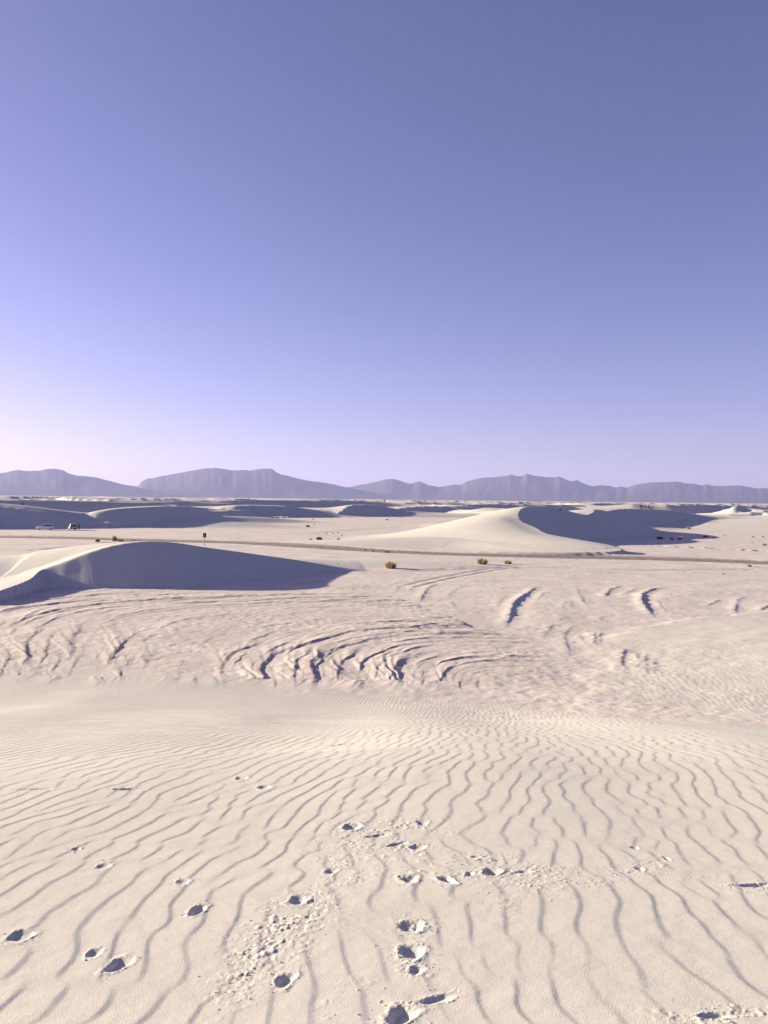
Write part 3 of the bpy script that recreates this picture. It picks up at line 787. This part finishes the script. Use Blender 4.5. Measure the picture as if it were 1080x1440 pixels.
def person(label, loc, rz, pose, top, bottom, group=None, h=1.72):
    t = empty('person', loc, rz, h / 1.72); tag(t, label, 'person', group)
    if pose == 'sit':
        hip, zc = .14, 0
        legs = {-1: [(-.10, .02, .14), (-.13, .42, .46), (-.12, .62, .06), (-.12, .76, .04)], 1: [(.10, .02, .14), (.14, .40, .48), (.12, .58, .06), (.12, .72, .04)]}
        arms = {-1: [(-.20, .04, .58), (-.26, .20, .36), (-.12, .40, .42), (-.06, .46, .45)], 1: [(.20, .04, .58), (.27, .20, .36), (.12, .40, .44), (.05, .46, .46)]}
        spine = [(0, 0, .14), (0, -.02, .32), (0, .02, .50), (0, .05, .62), (0, .07, .74), (0, .09, .86)]
    else:
        w = .26 if pose == 'walk' else .06; lean = .10 if pose == 'lean' else .02
        legs = {-1: [(-.10, 0, .90), (-.11, w * .6, .49), (-.11, w * .55, .07), (-.12, w * .55 + .15, .04)], 1: [(.10, 0, .90), (.11, -w * .2, .49), (.11, -w * .9, .07), (.13, -w * .9 + .15, .04)]}
        up = .95 if pose == 'point' else 0
        arms = {-1: [(-.20, lean, 1.40), (-.27, .02 - w * .4, 1.13), (-.25, .14, .90), (-.24, .18, .80)],
                1: [(.20, lean, 1.40), (.28, .10 + .1 * up, 1.14 + .15 * up), (.24, .22 + .2 * up, .95 + .4 * up), (.22, .28 + .22 * up, .87 + .5 * up)]}
        spine = [(0, 0, .94), (0, lean * .3, 1.10), (0, lean * .7, 1.28), (0, lean, 1.42), (0, lean + .01, 1.51), (0, lean + .03, 1.62)]
    pts = list(spine); ed = [(i, i + 1) for i in range(5)]
    rad = [(.15, .11), (.135, .10), (.16, .11), (.11, .08), (.052, .052), (.085, .10)]
    for s in (-1, 1):
        for chain, root, rs in ((legs[s], 0, (.085, .062, .042, .035)), (arms[s], 3, (.058, .045, .034, .030))):
            prev = root
            for p, r_ in zip(chain, rs):
                pts.append(p); rad.append(r_); ed.append((prev, len(pts) - 1)); prev = len(pts) - 1
    # five short fingers on each hand
    for s in (-1, 1):
        hand = Vector(arms[s][3]); d = (hand - Vector(arms[s][2])).normalized()
        hi = pts.index(arms[s][3])
        for q, ln in ((-.022, .07), (-.008, .085), (.008, .08), (.022, .065), (.034, .045)):
            pts.append(tuple(hand + d * ln + Vector((q * .4, q, -.01)))); rad.append(.009); ed.append((hi, len(pts) - 1))
    skinned('body', pts, ed, rad, SKIN, t)
    def up_r(lst, k): return [tuple(v * k + .008 for v in r_) if isinstance(r_, tuple) else r_ * k + .010 for r_ in lst]
    tp = spine[:4]; te = [(0, 1), (1, 2), (2, 3)]; trd = rad[:4]; tp = list(tp); trd = list(trd)
    for s in (-1, 1):
        prev = 3
        for p, r_ in zip(arms[s][:3], (.058, .045, .034)):
            tp.append(p); trd.append(r_); te.append((prev, len(tp) - 1)); prev = len(tp) - 1
    skinned('jacket', tp, te, up_r(trd, 1.08), CLOTH[top], t)
    lp = [spine[0]]; le = []; lr = [(.15, .11)]
    for s in (-1, 1):
        prev = 0
        for p, r_ in zip(legs[s][:3], (.085, .062, .042)):
            lp.append(p); lr.append(r_); le.append((prev, len(lp) - 1)); prev = len(lp) - 1
    skinned('trousers', lp, le, up_r(lr, 1.1), CLOTH[bottom], t)
    for s in (-1, 1):
        bm = bmesh.new(); a = Vector(legs[s][2]); box(bm, (a.x, a.y + .07, a.z - .015), (.10, .28, .09), None, .03); link_mesh('shoe', bm, CLOTH['black'], t)
    hd = Vector(spine[5])
    bm = bmesh.new(); bmesh.ops.create_icosphere(bm, subdivisions=2, radius=.115)
    for v in list(bm.verts):
        if v.co.y > .05 and v.co.z < .05: v.co.y *= .55
        if v.co.z < -.05: v.co.z *= .8
    bmesh.ops.translate(bm, vec=hd + Vector((0, -.015, .035)), verts=bm.verts); link_mesh('hair', bm, HAIR, t, True)
    bm = bmesh.new(); box(bm, hd + Vector((0, .105, -.005)), (.028, .04, .045), None, .01); link_mesh('nose', bm, SKIN, t)
    return t

px_, py_, pz_ = put(111, 744.8)
person('person in dark clothes standing beside the grey suv', (px_, py_, pz_), R(200), 'stand', 'navy', 'black')
crest_people = [(900.5, 5.5, 'stand', 'black', 'charcoal', 200), (902.8, 4.0, 'walk', 'navy', 'black', 120), (907.6, 5.0, 'lean', 'black', 'denim', 60), (912.6, 7.0, 'stand', 'maroon', 'black', 20), (918.6, 7.5, 'point', 'brown', 'charcoal', 80)]
def on_crest(px, back):
    L = LINES['d4']
    d = ray(px, 716)
    k = np.argmin(np.abs(L[:, 0] / L[:, 1] - d.x / d.y))
    Y = L[k, 1] + back; X = d.x / d.y * Y
    return X, Y, ground_z(X, Y)
for px, back, pose, a, b, rz in crest_people:
    person('small dark figure standing on the crest of the shaded dune', on_crest(px, back), R(rz), pose, a, b, 'people on the dune crest')
person('small dark figure sitting on the crest of the shaded dune', on_crest(915.3, 1.2), R(170), 'sit', 'black', 'black', 'people on the dune crest')

# --- dry grass clumps and shrubs
def plant_mat(name, base, tip):
    mt = new_mat(name, base, .8, 0, .1); nt = mt.node_tree; b = nt.nodes['Principled BSDF']
    at = nt.nodes.new('ShaderNodeAttribute'); at.attribute_name = 'tone'
    mx = nt.nodes.new('ShaderNodeMix'); mx.data_type = 'RGBA'; mx.inputs[6].default_value = (*base, 1); mx.inputs[7].default_value = (*tip, 1)
    nt.links.new(at.outputs['Fac'], mx.inputs[0]); nt.links.new(mx.outputs[2], b.inputs['Base Color'])
    tr = nt.nodes.new('ShaderNodeBsdfTranslucent'); nt.links.new(mx.outputs[2], tr.inputs[0])
    ms = nt.nodes.new('ShaderNodeMixShader'); ms.inputs[0].default_value = .45
    out = nt.nodes['Material Output']
    nt.links.new(b.outputs[0], ms.inputs[1]); nt.links.new(tr.outputs[0], ms.inputs[2]); nt.links.new(ms.outputs[0], out.inputs[0])
    return mt
PM = dict(gold=plant_mat('golden_grass', (.28, .19, .12), (.56, .44, .29)), red=plant_mat('russet_grass', (.22, .13, .09), (.40, .28, .19)),
          dark=plant_mat('dark_shrub', (.07, .06, .045), (.16, .13, .09)), pale=plant_mat('pale_shrub', (.32, .27, .24), (.52, .46, .42)))
WOOD = new_mat('dry_stem', (.12, .08, .06), .9)

def clump(name, label, px, py, wpx, hpx, kind, group=None, dune_top=False):
    X, Y, Z = put(px, py)
    if dune_top:
        X, Y = hit(px, py); Z = ground_z(X, Y)
    w = wpx / FPX * Y; h = hpx / FPX * Y
    t = empty(name, (X, Y, Z), random.uniform(0, 6))
    tag(t, label, 'grass' if kind in ('gold', 'red') else 'shrub', group)
    n = int(70 + 26 * min(wpx, 20))
    vs, fs, tone = [], [], []
    for i in range(n):
        a = random.uniform(0, 6.283); q = math.sqrt(random.random())
        bx, by = .30 * w * q * math.cos(a), .30 * w * q * math.sin(a)
        out = q * .5 + random.uniform(0, .12)
        ln = h * random.uniform(.4, 1.25) * (1.05 - .35 * q)
        tx, ty = bx + math.cos(a) * out * w * .40, by + math.sin(a) * out * w * .40
        wd = max(.012, .022 * w) * random.uniform(.6, 1.4)
        ca, sa = math.cos(a + 1.57 + random.uniform(-.8, .8)), math.sin(a + 1.57)
        mx_, my_ = (bx * .45 + tx * .55), (by * .45 + ty * .55)
        k = len(vs)
        vs += [(bx - ca * wd, by - sa * wd, -.03), (bx + ca * wd, by + sa * wd, -.03), (mx_ + ca * wd * .8, my_ + sa * wd * .8, ln * .66), (mx_ - ca * wd * .8, my_ - sa * wd * .8, ln * .66), (tx, ty, ln)]
        fs += [(k, k + 1, k + 2, k + 3), (k + 3, k + 2, k + 4)]
        tn = random.random(); tone += [tn] * 5
    me = bpy.data.meshes.new('blades'); me.from_pydata(vs, [], fs); me.update()
    at = me.attributes.new('tone', 'FLOAT', 'POINT'); at.data.foreach_set('value', np.array(tone, np.float32))
    me.materials.append(PM[kind]); o = bpy.data.objects.new('blades' if kind in ('gold', 'red') else 'foliage', me); col.objects.link(o); o.parent = t
    bm = bmesh.new()
    for i in range(7):
        a = i * .9; rr = .16 * w
        ring = lambda cx, cy, cz, r_: [(cx + r_ * math.cos(b), cy + r_ * math.sin(b), cz) for b in (0, 2.09, 4.19)]
        loft(bm, [ring(rr * .2 * math.cos(a), rr * .2 * math.sin(a), -.05, .03 * w + .006), ring(rr * math.cos(a), rr * math.sin(a), h * .45, .012 * w + .003)])
    link_mesh('stem', bm, WOOD, t)
    return t

G = 'grass_clump'
clump(G, 'rounded golden grass clump on open sand, at the tip of the low dune shadow', 549, 799, 19, 10, 'gold')
clump(G, 'golden grass clump beside the road in front of the big white dune', 678, 793.5, 18, 9, 'gold')
clump(G, 'smaller low golden grass clump paired with a larger one beside the road', 714, 793, 13, 5.5, 'gold')
clump(G, 'round tan grass clump between the low dune and the road', 137, 762, 9, 6.5, 'gold')
clump(G, 'tall russet grass clump on a little sand mound by the low dune', 161, 760.5, 9, 8, 'red')
clump(G, 'flat wispy golden grass patch on a little sand mound by the low dune', 168, 761, 13, 3, 'gold')
clump(G, 'thin straw coloured grass clump between road and low dune crest', 187, 760, 8, 2.5, 'gold')
clump(G, 'golden grass clump at the foot of the big white dune, across the road', 543, 768, 11, 5, 'gold')
clump(G, 'small golden grass clump on the flat before the dark shaded dune', 968, 744, 8, 3.5, 'gold')
clump('desert_shrub', 'wide dark shrub on the flat beyond the road', 449, 759, 11, 4.2, 'dark')
clump('desert_shrub', 'low reddish shrub next to the wide dark shrub', 437, 759, 5, 2, 'red')
clump('desert_shrub', 'olive shrub between two tiny ones beyond the road', 476, 759.5, 6, 3, 'dark')
clump('desert_shrub', 'dark two part shrub alone far out on the flat', 433, 741, 7, 3, 'dark')
for px, py, w, h in ((442, 737.5, 3, 1.8), (440, 731, 2.4, 1.5), (475, 750, 2.4, 2), (481, 753.5, 2.4, 2), (525, 766, 2.6, 2.8), (544, 731.5, 4, 2), (491, 729, 2, 1.2), (475, 767, 2, 1.6), (514, 765, 2.4, 1.6), (489, 767, 3, 1.2)):
    clump('desert_shrub', 'tiny dark shrub scattered on the open flat beyond the road', px, py, w, h, 'dark', 'tiny shrubs on the open flat')
for px, py, w, h, k in ((928, 758, 12, 3.6, 'dark'), (992, 755.5, 9, 2.2, 'dark'), (1004, 757, 6, 1.8, 'dark')):
    clump('desert_shrub', 'dark low shrub at the edge of the big dune shadow', px, py, w, h, k, 'shrubs in the big dune shadow')
for px, py, w, h in ((945, 759, 6, 4.5), (956, 759, 8.5, 5)):
    clump('desert_shrub', 'pale round shrub standing in the big dune shadow', px, py, w, h, 'pale', 'pale shrubs in the big dune shadow')
for px, py, w, h in ((1019, 753, 3, 1.4), (1059, 755.5, 4, 2), (1073, 755.5, 4, 1.8), (1058, 763, 3, 1.2)):
    clump('desert_shrub', 'tiny brownish shrub on sunlit flat before the dark shaded dune', px, py, w, h, 'red', 'tiny shrubs before the dark dune')
clump('desert_shrub', 'wide brownish shrub on the flat at the end of the tyre track', 1075, 767, 7, 2.8, 'red')
clump('desert_shrub', 'upright brown shrub on the near side of the dirt road', 1054, 797, 7, 4, 'red')
clump('desert_shrub', 'tiny brown shrub between the dirt road and the curved scarps', 1017, 807.5, 4, 1.6, 'red')


clump('desert_shrub', 'lone dark shrub on top of the big white dune', 788, 717.5, 3.6, 3, 'dark', None, True)
clump('desert_shrub', 'far off dark bush standing up from the dunes before the mountain foot', 541, 705.5, 3, 3, 'dark', None, True)
clump('desert_shrub', 'single dark shrub on a sunlit dune behind the parked cars', 32, 709.5, 2, 3, 'dark', None, True)

# --- crumbs of crusted sand kicked up round the footprints, too many to count
def crumbs():
    rg = np.random.default_rng(3)
    spots = []
    for (fx, fy, hd, hl, hw, dp, sd) in PRINTS:
        for k in range(int(rg.integers(3, 12))):
            a = rg.uniform(0, 6.283); q = rg.uniform(.9, 2.0)
            spots.append((fx + math.cos(a) * hw * 1.3 * q, fy + math.sin(a) * hl * q, rg.uniform(.003, .008)))
    for (fx, fy, rx, ry, am, sd) in SCUFFS:
        for k in range(int(12 + 24 * rx)):
            spots.append((fx + rg.normal(0, rx * .6), fy + rg.normal(0, ry * .6), rg.uniform(.003, .008)))
    spots = np.array(spots)
    zz = surface(spots[:, 0], spots[:, 1])[0]
    ico = bmesh.new(); bmesh.ops.create_icosphere(ico, subdivisions=1, radius=1.0)
    bv = np.array([v.co[:] for v in ico.verts]); bf = np.array([[v.index for v in f.verts] for f in ico.faces]); ico.free()
    V, Fc = [], []
    for (x, y, r_), z in zip(spots, zz):
        sc = r_ * rg.uniform(.6, 1.4, 3) * np.array([1.2, 1.2, .8])
        v = bv * (1 + rg.uniform(-.25, .25, (len(bv), 1))) * sc + np.array([x, y, z + r_ * .25])
        Fc.append(bf + sum(map(len, V)) if False else bf + len(V) * len(bv)); V.append(v)
    me = bpy.data.meshes.new('sand_crumbs'); me.from_pydata(np.concatenate(V).tolist(), [], np.concatenate(Fc).tolist()); me.update()
    me.materials.append(SAND)
    o = bpy.data.objects.new('sand_crumbs', me); col.objects.link(o)
    tag(o, 'crumbs of crusted sand scattered round the footprints', None, None, 'stuff')
crumbs()
